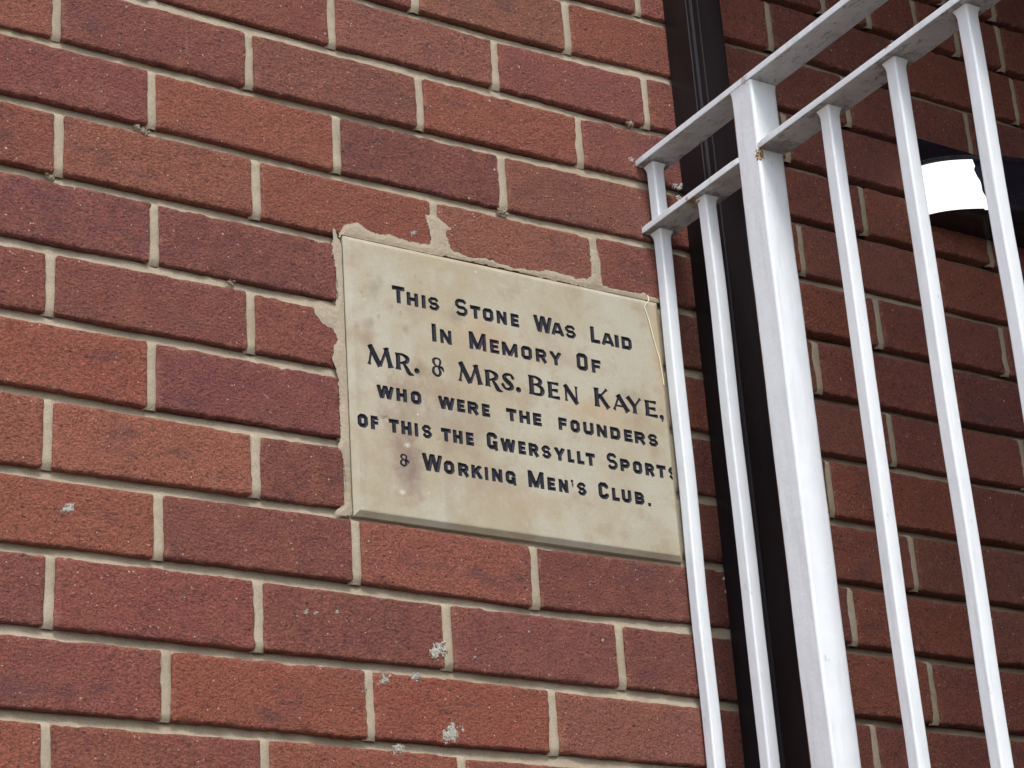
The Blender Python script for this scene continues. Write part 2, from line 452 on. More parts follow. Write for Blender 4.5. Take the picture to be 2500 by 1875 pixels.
PAL = [(0.185, 0.060, 0.044), (0.170, 0.056, 0.044), (0.205, 0.066, 0.043), (0.150, 0.050, 0.044), (0.180, 0.069, 0.050), (0.160, 0.053, 0.042)]
ORANGE, PURPLE, BROWN = (0.225, 0.079, 0.050), (0.145, 0.047, 0.046), (0.20, 0.080, 0.048)
TONE = {(6, -1): ORANGE, (6, 1): (0.25, 0.090, 0.056), (7, 0): (0.225, 0.075, 0.045), (1, 2): (0.215, 0.070, 0.044), (2, 1): (0.20, 0.074, 0.047), (1, 0): (0.17, 0.053, 0.046), (3, 0): PURPLE,
        (5, 2): (0.155, 0.048, 0.046), (9, 0): (0.19, 0.058, 0.046), (10, -1): (0.235, 0.076, 0.048), (10, 3): (0.22, 0.072, 0.046), (8, 1): (0.19, 0.055, 0.045), (2, 5): (0.21, 0.085, 0.058),
        (-2, 5): (0.185, 0.078, 0.05), (9, 2): (0.22, 0.066, 0.04), (9, 4): (0.225, 0.063, 0.042), (7, 4): (0.225, 0.075, 0.052), (5, 0): (0.22, 0.066, 0.043), (0, -1): ORANGE, (-1, 6): (0.185, 0.062, 0.052)}

def brick_mesh(c, seed, ragged=1.0, yoff=0.0):
    """c: bottom left, bottom right, top right, top left as (x, z); a face of about 2 mm cells with worn, chamfered edges and returns"""
    W = abs(c[1][0] - c[0][0]); H = abs(c[3][1] - c[0][1])
    def axis(L, step):
        e = [0, 0.0012, 0.0028, 0.0055]
        if L < 0.02:
            e = [0, 0.001]
        nmid = max(2, int((L - 2 * e[-1]) / step))
        a = e[:-1] + list(np.linspace(e[-1], L - e[-1], nmid)) + [L - x for x in reversed(e[:-1])]
        return np.array(a) / L
    u = axis(W, 0.005); v = axis(H, 0.0055)
    U, V = np.meshgrid(u, v)
    (x0, z0), (x1, z1), (x2, z2), (x3, z3) = c
    X = (1 - V) * ((1 - U) * x0 + U * x1) + V * ((1 - U) * x3 + U * x2)
    Z = (1 - V) * ((1 - U) * z0 + U * z1) + V * ((1 - U) * z3 + U * z2)
    eu = np.minimum(U, 1 - U) * W; ev = np.minimum(V, 1 - V) * H
    e = np.minimum(eu, ev)
    # rounded corners and ragged arrises
    r = 0.0026
    cu = np.clip(r - eu, 0, r); cv = np.clip(r - ev, 0, r)
    corner = np.clip(np.hypot(cu, cv) - r, 0, None)
    sx = np.where(U < 0.5, 1, -1); sz = np.where(V < 0.5, 1, -1)
    X = X + sx * corner * 0.7; Z = Z + sz * corner * 0.7
    fall = np.exp(-e / 0.004)
    jag = (n2(X, Z, 160, seed) * 0.5 + n2(X, Z, 400, seed + 2) * 0.35 + n2(X, Z, 45, seed + 5) * 0.4) * 0.0012 * ragged
    X = X + np.where(eu <= ev, sx, 0) * jag * fall
    Z = Z + np.where(ev < eu, sz, 0) * jag * fall
    Y = 0.0015 * np.exp(-e / 0.0012) + (n2(X, Z, 22, seed) * 0.45 + n2(X, Z, 70, seed + 1) * 0.35 + n2(X, Z, 210, seed + 3) * 0.28) * 0.0011 + yoff
    chip = np.clip(n2(X, Z, 60, seed + 8) - 0.45, 0, 1) * np.exp(-e / 0.005) * 0.006 * ragged
    Y = Y + chip
    rim = np.exp(-e / 0.0035)
    # returns: two more rings
    nv, nu = X.shape
    def pad(A, f):
        B = np.zeros((nv + 4, nu + 4)); B[2:-2, 2:-2] = A
        B[2:-2, 1] = A[:, 0]; B[2:-2, -2] = A[:, -1]; B[1, 2:-2] = A[0]; B[-2, 2:-2] = A[-1]
        B[1, 1] = A[0, 0]; B[1, -2] = A[0, -1]; B[-2, 1] = A[-1, 0]; B[-2, -2] = A[-1, -1]
        B[2:-2, 0] = A[:, 0]; B[2:-2, -1] = A[:, -1]; B[0, 2:-2] = A[0]; B[-1, 2:-2] = A[-1]
        for a, b in ((0, 0), (0, 1), (1, 0)): B[a, b] = A[0, 0]
        for a, b in ((0, -1), (0, -2), (1, -1)): B[a, b] = A[0, -1]
        for a, b in ((-1, 0), (-2, 0), (-1, 1)): B[a, b] = A[-1, 0]
        for a, b in ((-1, -1), (-1, -2), (-2, -1)): B[a, b] = A[-1, -1]
        return B
    X2, Y2, Z2, R2 = pad(X, 0), pad(Y, 0), pad(Z, 0), pad(rim, 0)
    ring1 = np.zeros(X2.shape, bool); ring1[1, 1:-1] = ring1[-2, 1:-1] = True; ring1[1:-1, 1] = ring1[1:-1, -2] = True
    ring0 = np.zeros(X2.shape, bool); ring0[0] = ring0[-1] = True; ring0[:, 0] = ring0[:, -1] = True
    Y2[ring1] += 0.006; Y2[ring0] += 0.030; R2[ring0 | ring1] = 0.3
    return X2, Y2, Z2, R2

def add_brick(c, seed, tone, ragged=1.0, yoff=0.0, bottom=None):
    X, Y, Z, R = brick_mesh(c, seed, ragged, yoff)
    if bottom is not None:            # a custom, hacked lower edge: function of x giving the lowest z
        lim = bottom(X)
        zt = max(c[2][1], c[3][1]); z0 = min(c[0][1], c[1][1])
        t = np.clip((zt - Z) / (zt - z0), 0, 1)
        Z = np.minimum(zt, zt - t * (zt - lim))
    me = grid_mesh('brick', X, Y, Z, {'rim': R})
    o = link('brick', me, M_BRICK, wall)
    o.color = (tone[0] * 1.03, tone[1] * 0.93, tone[2] * 0.92, 1)
    return o

PLX0, PLX1, PLZ0, PLZ1 = 0.3362, 0.7683, -0.5711, -0.2408
seed = 0
for r in range(R0, R1):
    ps = perps(r)
    for a, b in zip(ps[:-1], ps[1:]):
        seed += 1
        if r in (3, 4, 5, 6) and abs(a - 2.98) < 0.01:
            continue                                   # the stone stands here
        # joints lean a little; ends at the joint centres less half a joint
        ja = JX * random.uniform(0.9, 1.15); jb = JX * random.uniform(0.9, 1.15)
        if r in (3, 4, 5, 6):
            if abs(b - 2.98) < 0.01: jb = 0.0085
            if abs(a - 6.83) < 0.01: ja = 0.009
        la, lb = random.uniform(-1, 1) * 0.0009, random.uniform(-1, 1) * 0.0009
        xa, xb = a * HB + ja, b * HB - jb
        jt, jbm = JZ * random.uniform(0.85, 1.15), JZ * random.uniform(0.85, 1.15)
        zb = lambda k, x, s: float(bed_z(k, x / HB)) + s
        c = [(xa + la, zb(r + 1, xa, jbm)), (xb + lb, zb(r + 1, xb, jbm)), (xb - lb, zb(r, xb, -jt)), (xa - la, zb(r, xa, -jt))]
        mid = int(round((a + b) / 2))
        tone = TONE.get((r, mid))
        if tone is None:
            tone = random.choice(PAL)
            f = random.uniform(0.88, 1.12)
            tone = tuple(t * f for t in tone)
        add_brick(c, seed * 1.37, tone, random.uniform(0.6, 1.5), random.uniform(-0.0009, 0.0009))

# ------------------------------------------------------------------ mortar
parts = []
ds = 0.0045
for k in range(R0, R1 + 1):
    xs = np.arange(XL * HB - 0.05, XR * HB + 0.05, ds)
    zc = bed_z(k, xs / HB)
    prof = [(0.0095, 0.0150), (0.0078, 0.0105), (0.0055, 0.0085), (0.0010, 0.0078), (-0.0032, 0.0070), (-0.0056, 0.0060), (-0.0072, 0.0055), (-0.0095, 0.0070)]
    amp = (1 + 0.9 * np.clip((xs - 0.85) / 0.05, 0, 1)) * (1 + 0.30 * n1(xs, 2.3, k) + 0.16 * n1(xs, 14, k + 9))
    X = np.tile(xs, (len(prof), 1)); Y = np.zeros_like(X); Z = np.zeros_like(X)
    for i, (dz, dy) in enumerate(prof):
        Z[i] = zc + dz + 0.0004 * n1(xs, 70, k + i)
        Y[i] = dy * amp + 0.00045 * n1(xs, 110, k * 3 + i) + 0.0004 * n1(xs, 320, k * 5 + i)
    parts.append((X, Y, Z))
for r in range(R0, R1):
    for p in perps(r):
        x = p * HB
        wide = 0.0115 if (r in (3, 4, 5, 6) and (abs(p - 2.98) < 0.01 or abs(p - 6.83) < 0.01)) else 0.0078
        if r in (3, 4, 5, 6) and abs(p - 2.98) < 0.01: x, wide = 0.3294, 0.0051
        if r in (3, 4, 5, 6) and abs(p - 6.83) < 0.01: x, wide = 0.7745, 0.0050
        zt = float(bed_z(r, p)) - 0.0035; zb_ = float(bed_z(r + 1, p)) + 0.0045
        zz = np.linspace(zb_, zt, 18); xx = np.array([-1, -0.72, -0.4, 0, 0.4, 0.72, 1.0]) * wide
        yy = np.array([0.0060, 0.0032, 0.0022, 0.0018, 0.0021, 0.0029, 0.0060])
        X, Z = np.meshgrid(x + xx, zz)
        Y = np.tile(yy, (len(zz), 1)) + 0.0005 * n2(X, Z, 200, r + p) + 0.0006 * n2(X, Z, 60, r * p + 1)
        endt = np.clip((Z - (zt - 0.004)) / 0.004, 0, 1) + np.clip(((zb_ + 0.006) - Z) / 0.006, 0, 1)
        Y = Y + endt * 0.0040
        parts.append((X, Y, Z))
link('mortar', join_grids('mortar', parts), M_MORTAR, wall)
# backing of the masonry, so that nothing shows through a joint
def box(bm, x0, x1, y0, y1, z0, z1):
    vs = [bm.verts.new(p) for p in ((x0, y0, z0), (x1, y0, z0), (x1, y1, z0), (x0, y1, z0), (x0, y0, z1), (x1, y0, z1), (x1, y1, z1), (x0, y1, z1))]
    for f in ((0, 3, 2, 1), (4, 5, 6, 7), (0, 1, 5, 4), (1, 2, 6, 5), (2, 3, 7, 6), (3, 0, 4, 7)):
        bm.faces.new([vs[i] for i in f])
def bm_obj(name, bm, mat, parent=None, smooth=False):
    bmesh.ops.recalc_face_normals(bm, faces=bm.faces)
    me = bpy.data.meshes.new(name); bm.to_mesh(me); bm.free()
    if smooth:
        for p in me.polygons: p.use_smooth = True
    return link(name, me, mat, parent)
bm = bmesh.new()
box(bm, -3.2, 4.2, 0.0330, 0.24, -2.96, 2.2)
zt_, zb2_ = -R0 * CO + 0.010, -R1 * CO - 0.010
box(bm, -3.19, XL * HB + 0.02, 0.0085, 0.0329, -2.955, 2.195)
box(bm, XR * HB - 0.02, 4.19, 0.0085, 0.0329, -2.955, 2.195)
box(bm, XL * HB + 0.0205, XR * HB - 0.0205, 0.0085, 0.0329, zt_, 2.195)
box(bm, XL * HB + 0.0205, XR * HB - 0.0205, 0.0085, 0.0329, -2.955, zb2_)
bm_obj('masonry_core', bm, M_MORTAR, wall)

# mortar smeared over the cut brick edges round the stone
SMEAR =  [[[0.3315, -0.244], [0.3392, -0.2281], [0.3559, -0.2231], [0.3633, -0.2262], [0.3707, -0.2297], [0.3763, -0.2313], [0.3984, -0.2285], [0.4088, -0.2319], [0.4301, -0.2321], [0.4508, -0.2292], [0.4525, -0.217], [0.4487, -0.1989], [0.4475, -0.1934], [0.459, -0.1909], [0.4677, -0.1948], [0.4832, -0.2], [0.4718, -0.2082], [0.4759, -0.2216], [0.4812, -0.2318], [0.5009, -0.2354], [0.5326, -0.2308], [0.5375, -0.2337], [0.5593, -0.2369], [0.5862, -0.2348], [0.6091, -0.2306], [0.6318, -0.2302], [0.65, -0.2319], [0.6685, -0.2309], [0.6752, -0.2215], [0.676, -0.1894], [0.6856, -0.1874], [0.6894, -0.208], [0.6896, -0.2293], [0.7011, -0.2317], [0.7247, -0.2314], [0.7486, -0.2301], [0.7745, -0.2341], [0.7734, -0.244], [0.677, -0.2392], [0.5415, -0.238], [0.4128, -0.2389], [0.4609, -0.2407], [0.3835, -0.2395], [0.3401, -0.2404]], [[0.2846, -0.3288], [0.2981, -0.3348], [0.2987, -0.3453], [0.3073, -0.3533], [0.3209, -0.3584], [0.3273, -0.3706], [0.321, -0.3794], [0.3195, -0.3949], [0.323, -0.4047], [0.3249, -0.4166], [0.3261, -0.4352], [0.3245, -0.4893], [0.3212, -0.4971], [0.3285, -0.5089], [0.3292, -0.5379], [0.3264, -0.56], [0.3144, -0.5723], [0.3356, -0.5695], [0.3373, -0.5076], [0.3362, -0.3958], [0.3358, -0.2599], [0.3253, -0.2363], [0.3226, -0.2627], [0.3278, -0.2853], [0.3284, -0.3184], [0.3046, -0.3191]]]
def poly_sdf(px, pz, poly):
    """signed distance (+ inside)"""
    d = np.full(px.shape, 1e9); ins = np.zeros(px.shape, bool)
    n = len(poly)
    for i in range(n):
        ax, az = poly[i]; bx, bz = poly[(i + 1) % n]
        ex, ez = bx - ax, bz - az
        t = np.clip(((px - ax) * ex + (pz - az) * ez) / (ex * ex + ez * ez + 1e-12), 0, 1)
        d = np.minimum(d, np.hypot(px - ax - t * ex, pz - az - t * ez))
        c = ((az > pz) != (bz > pz)) & (px < ex * (pz - az) / (ez + 1e-12 * (ez == 0)) + ax)
        ins ^= c
    return np.where(ins, d, -d)
SMEAR[1] = [(0.2965, -0.3335)] + SMEAR[1][2:-1] + [(0.3245, -0.3325)]
for si, poly in enumerate(SMEAR):
    P_ = np.array(poly)
    g = 0.0011
    X, Z = np.meshgrid(np.arange(P_[:, 0].min() - 0.004, P_[:, 0].max() + 0.004, g), np.arange(P_[:, 1].min() - 0.004, P_[:, 1].max() + 0.004, g))
    s = poly_sdf(X, Z, poly) + n2(X, Z, 130, si) * 0.0010 + n2(X, Z, 380, si + 3) * 0.0006 - 0.0003
    Y = -0.0007 * np.clip(s / 0.0035, -1.5, 1.0) + 0.0001 + n2(X, Z, 70, si) * 0.0003 + n2(X, Z, 300, si) * 0.0002
    # the stone stands free of the smear by a dark hairline
    keep = (s[:-1, :-1] > -0.0018) & ~((X[:-1, :-1] > PLX0 - 0.0024) & (Z[:-1, :-1] < PLZ1 + 0.0002))
    me = grid_mesh('mortar_smear', X, Y, Z, mask=keep)
    o = link('mortar_smear', me, M_MORTAR, wall)

# the rest of the wall: same bond, far outside the frame, joined
bm = bmesh.new()
for r in range(-26, 37):
    ztop = -r * CO - JZ; zbot = -(r + 1) * CO + JZ
    if zbot < -2.95 or ztop > 2.18: continue
    for c in range(-28, 38):
        if (c + r) % 2: continue
        x0, x1 = c * HB + JX, (c + 2) * HB - JX
        if R0 <= r < R1:
            ps = perps(r)
            lo, hi = ps[0] * HB - JX, ps[-1] * HB + JX
            if 0 <= lo - x1 < 0.035: x1 = lo - 0.004
            if 0 <= x0 - hi < 0.035: x0 = hi + 0.004
            if x1 > lo and x0 < hi:
                if x0 < lo - 0.006: x1 = lo - 0.002
                elif x1 > hi + 0.006: x0 = hi + 0.002
                else: continue
        box(bm, x0, x1, 0.0, 0.030, zbot, ztop)
o = bm_obj('brick', bm, M_BRICK, wall); o.color = (0.19, 0.06, 0.042, 1); o['kind'] = 'stuff'
o.name = 'brickwork'

# ------------------------------------------------------------------ inscribed stone
plaque = thing('memorial_stone', 'pale inscribed sandstone tablet with black lettering set into the brick wall', 'plaque')
LINES = [
    [('T', 1, 0.3943, 0.4104), ('H', 0, 0.4128, 0.4276), ('I', 0, 0.4322, 0.4374), ('S', 0, 0.4409, 0.4552), ('S', 1, 0.4763, 0.4924), ('T', 0, 0.4962, 0.51), ('O', 0, 0.5128, 0.5273), ('N', 0, 0.5314, 0.5454), ('E', 0, 0.5507, 0.562), ('W', 1, 0.582, 0.6083), ('A', 0, 0.6061, 0.6244), ('S', 0, 0.6258, 0.6409), ('L', 1, 0.662, 0.6752), ('A', 0, 0.677, 0.6957), ('I', 0, 0.6966, 0.7024), ('D', 0, 0.7065, 0.7213)],
    [('I', 1, 0.4432, 0.449), ('N', 0, 0.4538, 0.469), ('M', 1, 0.492, 0.5149), ('E', 0, 0.5198, 0.5319), ('M', 0, 0.5357, 0.5572), ('O', 0, 0.5619, 0.5768), ('R', 0, 0.5817, 0.5973), ('Y', 0, 0.6003, 0.6183), ('O', 1, 0.6386, 0.6544), ('F', 0, 0.6596, 0.6728)],
    [('m', 1, 0.3585, 0.391), ('r', 0, 0.3945, 0.4173), ('.', 0, 0.4185, 0.4238), ('&', 1, 0.4403, 0.4572), ('m', 1, 0.4745, 0.5064), ('r', 0, 0.5103, 0.5331), ('s', 0, 0.5327, 0.5492), ('.', 0, 0.5518, 0.5572), ('b', 1, 0.5689, 0.5899), ('e', 0, 0.5947, 0.6114), ('n', 0, 0.6166, 0.6371), ('k', 1, 0.6589, 0.6824), ('a', 0, 0.6845, 0.7097), ('y', 0, 0.704, 0.7281), ('e', 0, 0.7314, 0.7501), (',', 0, 0.7524, 0.7584)],
    [('W', 0, 0.3685, 0.3906), ('H', 0, 0.3933, 0.4066), ('O', 0, 0.4116, 0.425), ('W', 0, 0.4462, 0.4684), ('E', 0, 0.4709, 0.481), ('R', 0, 0.4845, 0.4994), ('E', 0, 0.5033, 0.5138), ('T', 0, 0.5355, 0.5494), ('H', 0, 0.5529, 0.5673), ('E', 0, 0.5714, 0.583), ('F', 0, 0.606, 0.6177), ('O', 0, 0.6224, 0.6357), ('U', 0, 0.6403, 0.6549), ('N', 0, 0.659, 0.6735), ('D', 0, 0.6781, 0.6923), ('E', 0, 0.6975, 0.7094), ('R', 0, 0.7127, 0.7285), ('S', 0, 0.732, 0.7462)],
    [('O', 0, 0.3434, 0.3562), ('F', 0, 0.3596, 0.3698), ('T', 0, 0.3822, 0.3947), ('H', 0, 0.3973, 0.4103), ('I', 0, 0.4141, 0.4187), ('S', 0, 0.4234, 0.4362), ('T', 0, 0.4478, 0.4605), ('H', 0, 0.463, 0.4757), ('E', 0, 0.4799, 0.49), ('G', 1, 0.507, 0.5211), ('W', 0, 0.5248, 0.5454), ('E', 0, 0.5486, 0.5586), ('R', 0, 0.5625, 0.5765), ('S', 0, 0.5797, 0.5929), ('Y', 0, 0.5962, 0.6123), ('L', 0, 0.6149, 0.6241), ('L', 0, 0.628, 0.6378), ('T', 0, 0.6402, 0.6529), ('S', 1, 0.6698, 0.6844), ('P', 0, 0.6881, 0.702), ('O', 0, 0.7062, 0.7195), ('R', 0, 0.7237, 0.7373), ('T', 0, 0.7401, 0.7534), ('S', 0, 0.7571, 0.7711)],
    [('&', 0, 0.393, 0.4062), ('W', 1, 0.4214, 0.4477), ('O', 0, 0.4491, 0.4623), ('R', 0, 0.4672, 0.4815), ('K', 0, 0.4841, 0.4991), ('I', 0, 0.5016, 0.5061), ('N', 0, 0.5107, 0.5245), ('G', 0, 0.5287, 0.5422), ('M', 1, 0.5585, 0.58), ('E', 0, 0.5844, 0.5951), ('N', 0, 0.5996, 0.6126), ("'", 0, 0.6166, 0.6203), ('S', 0, 0.6246, 0.6376), ('C', 1, 0.6542, 0.6683), ('L', 0, 0.673, 0.6833), ('U', 0, 0.6865, 0.7002), ('B', 0, 0.7049, 0.7186), ('.', 0, 0.7232, 0.7273)]]
# base line, top of large capitals, top of small capitals at the left end; all fall by SLOPE to the right
ROWS = [(-0.3130, -0.2920, -0.2967), (-0.3518, -0.3300, -0.3348), (-0.3944, -0.3705, -0.3742), (-0.4322, -0.4168, -0.4168), (-0.4705, -0.4502, -0.4548), (-0.5086, -0.4884, -0.4930)]
SLOPE = 0.0030

def seg(x1, y1, x2, y2, h, f1=True, f2=True, flare=0.0, h2=None):
    return ('s', x1, y1, x2, y2, h, f1, f2, flare, h2)
def path(pts, h, closed=False, flat=True, h_list=None):
    out = []
    n = len(pts)
    m_ = n if closed else n - 1
    for i in range(m_):
        a, b = pts[i], pts[(i + 1) % n]
        out.append(seg(a[0], a[1], b[0], b[1], h if h_list is None else h_list[i], flat and not closed and i == 0, flat and not closed and i == m_ - 1, 0.0, None if h_list is None else h_list[(i + 1) % n]))
    return out
def spline(pts, n=7):
    out = []
    P = [pts[0]] + list(pts) + [pts[-1]]
    for i in range(1, len(P) - 2):
        for j in range(n):
            t = j / n
            q = []
            for a, b, c, d in zip(P[i - 1], P[i], P[i + 1], P[i + 2]):
                q.append(0.5 * (2 * b + (c - a) * t + (2 * a - 5 * b + 4 * c - d) * t * t + (3 * b - a - 3 * c + d) * t ** 3))
            out.append(tuple(q))
    out.append(tuple(pts[-1]))
    return out

def glyph(ch, W, H):
    h = 2.65 if H > 18 else 2.45
    L, R, B, T, M = h, W - h, h, H - h, H / 2
    c = 2.0
    if ch == 'I': return [seg(W / 2, 0, W / 2, H, W / 2)]
    if ch == 'T': return [seg(0, T, W, T, h), seg(W / 2, T, W / 2, 0, h, False, True)]
    if ch == 'H': return [seg(L, 0, L, H, h), seg(R, 0, R, H, h), seg(L, M, R, M, h * 0.9, False, False)]
    if ch == 'L': return [seg(L, 0, L, H, h), seg(L, B * 0.9, W, B * 0.9, h * 0.9, False, True)]
    if ch == 'E': return [seg(L, 0, L, H, h), seg(L, T + .2, W, T + .2, h * 0.9, False), seg(L, M, W * 0.92, M, h * 0.8, False), seg(L, B - .2, W, B - .2, h * 0.9, False)]
    if ch == 'F': return [seg(L, 0, L, H, h), seg(L, T + .2, W, T + .2, h * 0.9, False), seg(L, M, W * 0.92, M, h * 0.8, False)]
    if ch == 'N': return [seg(L - .1, 0, L - .1, H, h * 0.92), seg(R + .1, 0, R + .1, H, h * 0.92), seg(L * 0.75, H, W - L * 0.75, 0, h)]
    if ch == 'M': return [seg(L, 0, L, H, h * 0.95), seg(R, 0, R, H, h * 0.95), seg(L * 0.85, H, W / 2, H * 0.06, h * 1.05), seg(W / 2, H * 0.06, W - L * 0.85, H, h * 1.05)]
    if ch == 'W':
        a = h * 1.05
        return [seg(a * 0.95, H, W * 0.30, 0, h), seg(W * 0.30, 0, W * 0.49, H, h), seg(W * 0.51, H, W * 0.70, 0, h), seg(W * 0.70, 0, W - a * 0.95, H, h)]
    if ch == 'A': return [seg(h * 0.95, 0, W * 0.46, H, h), seg(W - h * 0.95, 0, W * 0.54, H, h), seg(W * 0.27, H * 0.27, W * 0.73, H * 0.27, h * 0.8, False, False)]
    if ch == 'Y': return [seg(h, H, W / 2, H * 0.42, h, True, False), seg(W - h, H, W / 2, H * 0.42, h, True, False), seg(W / 2, H * 0.45, W / 2, 0, h, False, True)]
    if ch == 'K': return [seg(L, 0, L, H, h), seg(W - h * 1.1, H, L, H * 0.36, h, True, False), seg(W * 0.42, H * 0.62, W - h * 0.95, 0, h, False, True)]
    if ch == 'O': return path([(L + c, B), (R - c, B), (R, B + c), (R, T - c), (R - c, T), (L + c, T), (L, T - c), (L, B + c)], h, True)
    if ch == 'D': return [seg(L, 0, L, H, h)] + path([(L, B), (R - c, B), (R, B + c), (R, T - c), (R - c, T), (L, T)], h, False, False)
    if ch == 'U': return path([(L, H), (L, B + c), (L + c, B), (R - c, B), (R, B + c), (R, H)], h)
    if ch == 'C': return path([(R, T - c - 1.8), (R, T - c), (R - c, T), (L + c, T), (L, T - c), (L, B + c), (L + c, B), (R - c, B), (R, B + c), (R, B + c + 1.8)], h)
    if ch == 'G': return path([(R, T - c - 1.8), (R, T - c), (R - c, T), (L + c, T), (L, T - c), (L, B + c), (L + c, B), (R - c, B), (R, B + c)], h, False, True) + [seg(W * 0.55, M * 0.82, W, M * 0.82, h * 0.8), seg(R + .3, M * 0.8, R + .9, -1.2, h * 0.75)]
    if ch == 'S':
        c = 2.7; h = h * 0.80; L, R, B, T = h, W - h, h, H - h
        return path([(R, T - c), (R - c, T), (L + c, T), (L, T - c), (L, M + c * 0.9), (L + c, M), (R - c, M), (R, M - c * 0.9), (R, B + c), (R - c, B), (L + c, B), (L, B + c)], h)
    if ch == 'P': return [seg(L, 0, L, H, h)] + path([(L, T), (R - c, T), (R, T - c), (R, M - 1 + c), (R - c, M - 1), (L, M - 1)], h * 0.95, False, False)
    if ch == 'R': return [seg(L, 0, L, H, h)] + path([(L, T), (R - c - .6, T), (R - .6, T - c), (R - .6, M - .6 + c), (R - c - .6, M - .6), (L, M - .6)], h * 0.92, False, False) + [seg(W * 0.52, M - .6, W - h * 0.95, 0, h, False, True)]
    if ch == 'B': return [seg(L, 0, L, H, h)] + path([(L, T), (R - c - .5, T), (R - .5, T - c), (R - .5, M + c * .8), (R - c - .5, M), (L, M)], h * 0.9, False, False) + path([(R - c, M), (R, M - c * .8), (R, B + c), (R - c, B), (L, B)], h * 0.9, False, False)
    if ch == '.':
        return [seg(W / 2, 0, W / 2, W, W / 2)] if H < 19.5 and W < 5 else [seg(W / 2 - .2, W / 2, W / 2 + .2, W / 2, W * 0.55, False, False)]
    if ch == "'": return [seg(W / 2, H * 0.98, W / 2, H * 0.78, 1.7), seg(W / 2 + .3, H * 0.74, W / 2 + .6, H * 0.45, 1.4, True, True, 0, 0.4)]
    if ch == ',': return [seg(W / 2 - .2, 1.8, W / 2 + .2, 1.8, 2.6, False, False), seg(W / 2 + 1.2, 1.5, W / 2 + .3, -4.6, 1.9, False, True, 0, 0.5)]
    if ch == '&':
        p = [(.60, .60, 1.0), (.73, .72, 1.5), (.72, .92, 1.3), (.45, 1.0, 1.1), (.16, .93, 1.6), (.10, .76, 1.8), (.25, .60, 1.2), (.48, .53, .9), (.24, .50, 1.0), (.06, .36, 1.7), (.07, .14, 1.9), (.34, .0, 1.5), (.58, .04, 1.6), (.70, .20, 1.9), (.62, .38, 1.4), (.52, .46, 1.0), (.72, .52, 1.4), (.90, .46, 1.9), (1.02, .30, .8)]
        q = spline(p, 5)
        s_ = 0.86 if H > 22 else 0.74
        return path([(1.6 + a * (W - 3.2), 1.4 + b * (H - 2.8)) for a, b, _ in q], 1, False, False, [w_ * s_ for _, _, w_ in q])
    # flared roman capitals of the third line
    f = 0.75
    if ch == 'm': return [seg(W * .075, 0, W * .20, H * .86, 1.25, True, False, f), seg(W * .115, H, W * .50, -H * .02, 2.9), seg(W * .50, 0, W * .795, H, 1.5), seg(W * .745, H * .98, W * .915, 0, 2.5, True, True, .35)]
    if ch == 'r':
        q = spline([(W * .16, H * .95, 1.2), (W * .42, H * .93, 1.5), (W * .66, H * .76, 2.5), (W * .60, H * .54, 2.0), (W * .30, H * .43, 1.1)], 5)
        q2 = spline([(W * .42, H * .44, 1.2), (W * .60, H * .16, 2.2), (W * .74, -H * .10, 2.3), (W * .97, -H * .17, 0.7)], 5)
        return [seg(W * .14, 0, W * .14, H, 2.5, True, True, .35)] + path([(a, b) for a, b, _ in q], 1, False, False, [w_ for *_, w_ in q]) + path([(a, b) for a, b, _ in q2], 1, False, False, [w_ for *_, w_ in q2])
    if ch == 's':
        q = spline([(W * .90, H * .78, 2.0), (W * .74, H * .94, 1.4), (W * .40, H * .93, 1.8), (W * .20, H * .74, 2.5), (W * .42, H * .53, 2.7), (W * .70, H * .36, 2.7), (W * .78, H * .17, 2.4), (W * .50, H * .05, 1.5), (W * .22, H * .08, 1.3), (W * .06, H * .26, 2.0)], 5)
        return path([(a, b) for a, b, _ in q], 1, False, False, [w_ for *_, w_ in q])
    if ch == 'b':
        q = spline([(W * .2, H * .94, 1.2), (W * .55, H * .92, 1.6), (W * .78, H * .76, 2.5), (W * .66, H * .59, 1.8), (W * .3, H * .54, 1.0)], 5)
        q2 = spline([(W * .5, H * .54, 1.0), (W * .80, H * .44, 2.1), (W * .88, H * .25, 2.7), (W * .72, H * .07, 1.8), (W * .2, H * .055, 1.2)], 5)
        return [seg(W * .18, 0, W * .18, H, 2.8, True, True, .3)] + path([(a, b) for a, b, _ in q], 1, False, False, [w_ for *_, w_ in q]) + path([(a, b) for a, b, _ in q2], 1, False, False, [w_ for *_, w_ in q2])
    if ch == 'e': return [seg(W * .20, 0, W * .20, H, 2.5, True, True, .3), seg(W * .2, H * .94, W * .93, H * .93, 1.0, False, True, 0, 1.9), seg(W * .2, H * .51, W * .86, H * .51, 1.0, False, True, 0, 2.2), seg(W * .2, H * .06, W * .98, H * .08, 1.1, False, True, 0, 2.0)]
    if ch == 'n': return [seg(W * .16, 0, W * .16, H * .85, 1.2, True, False, f), seg(W * .87, H, W * .87, H * .1, 1.2, True, False, f), seg(W * .10, H, W * .90, -H * .10, 2.7)]
    if ch == 'k': return [seg(W * .18, 0, W * .18, H, 2.7, True, True, .3), seg(W * .82, H, W * .28, H * .46, 1.2, True, False, .6), seg(W * .40, H * .60, W * .86, 0, 2.5, False, True, .3)]
    if ch == 'a': return [seg(W * .10, 0, W * .42, H * .95, 1.2, True, False, f), seg(W * .36, H, W * .88, 0, 2.8, True, True, .3), seg(W * .25, H * .30, W * .66, H * .30, 1.0, False, False)]
    if ch == 'y': return [seg(W * .14, H, W * .52, H * .44, 2.6, True, False, .3), seg(W * .90, H, W * .55, H * .46, 1.2, True, False, f), seg(W * .53, H * .48, W * .53, 0, 2.4, False, True, .4)]
    return []

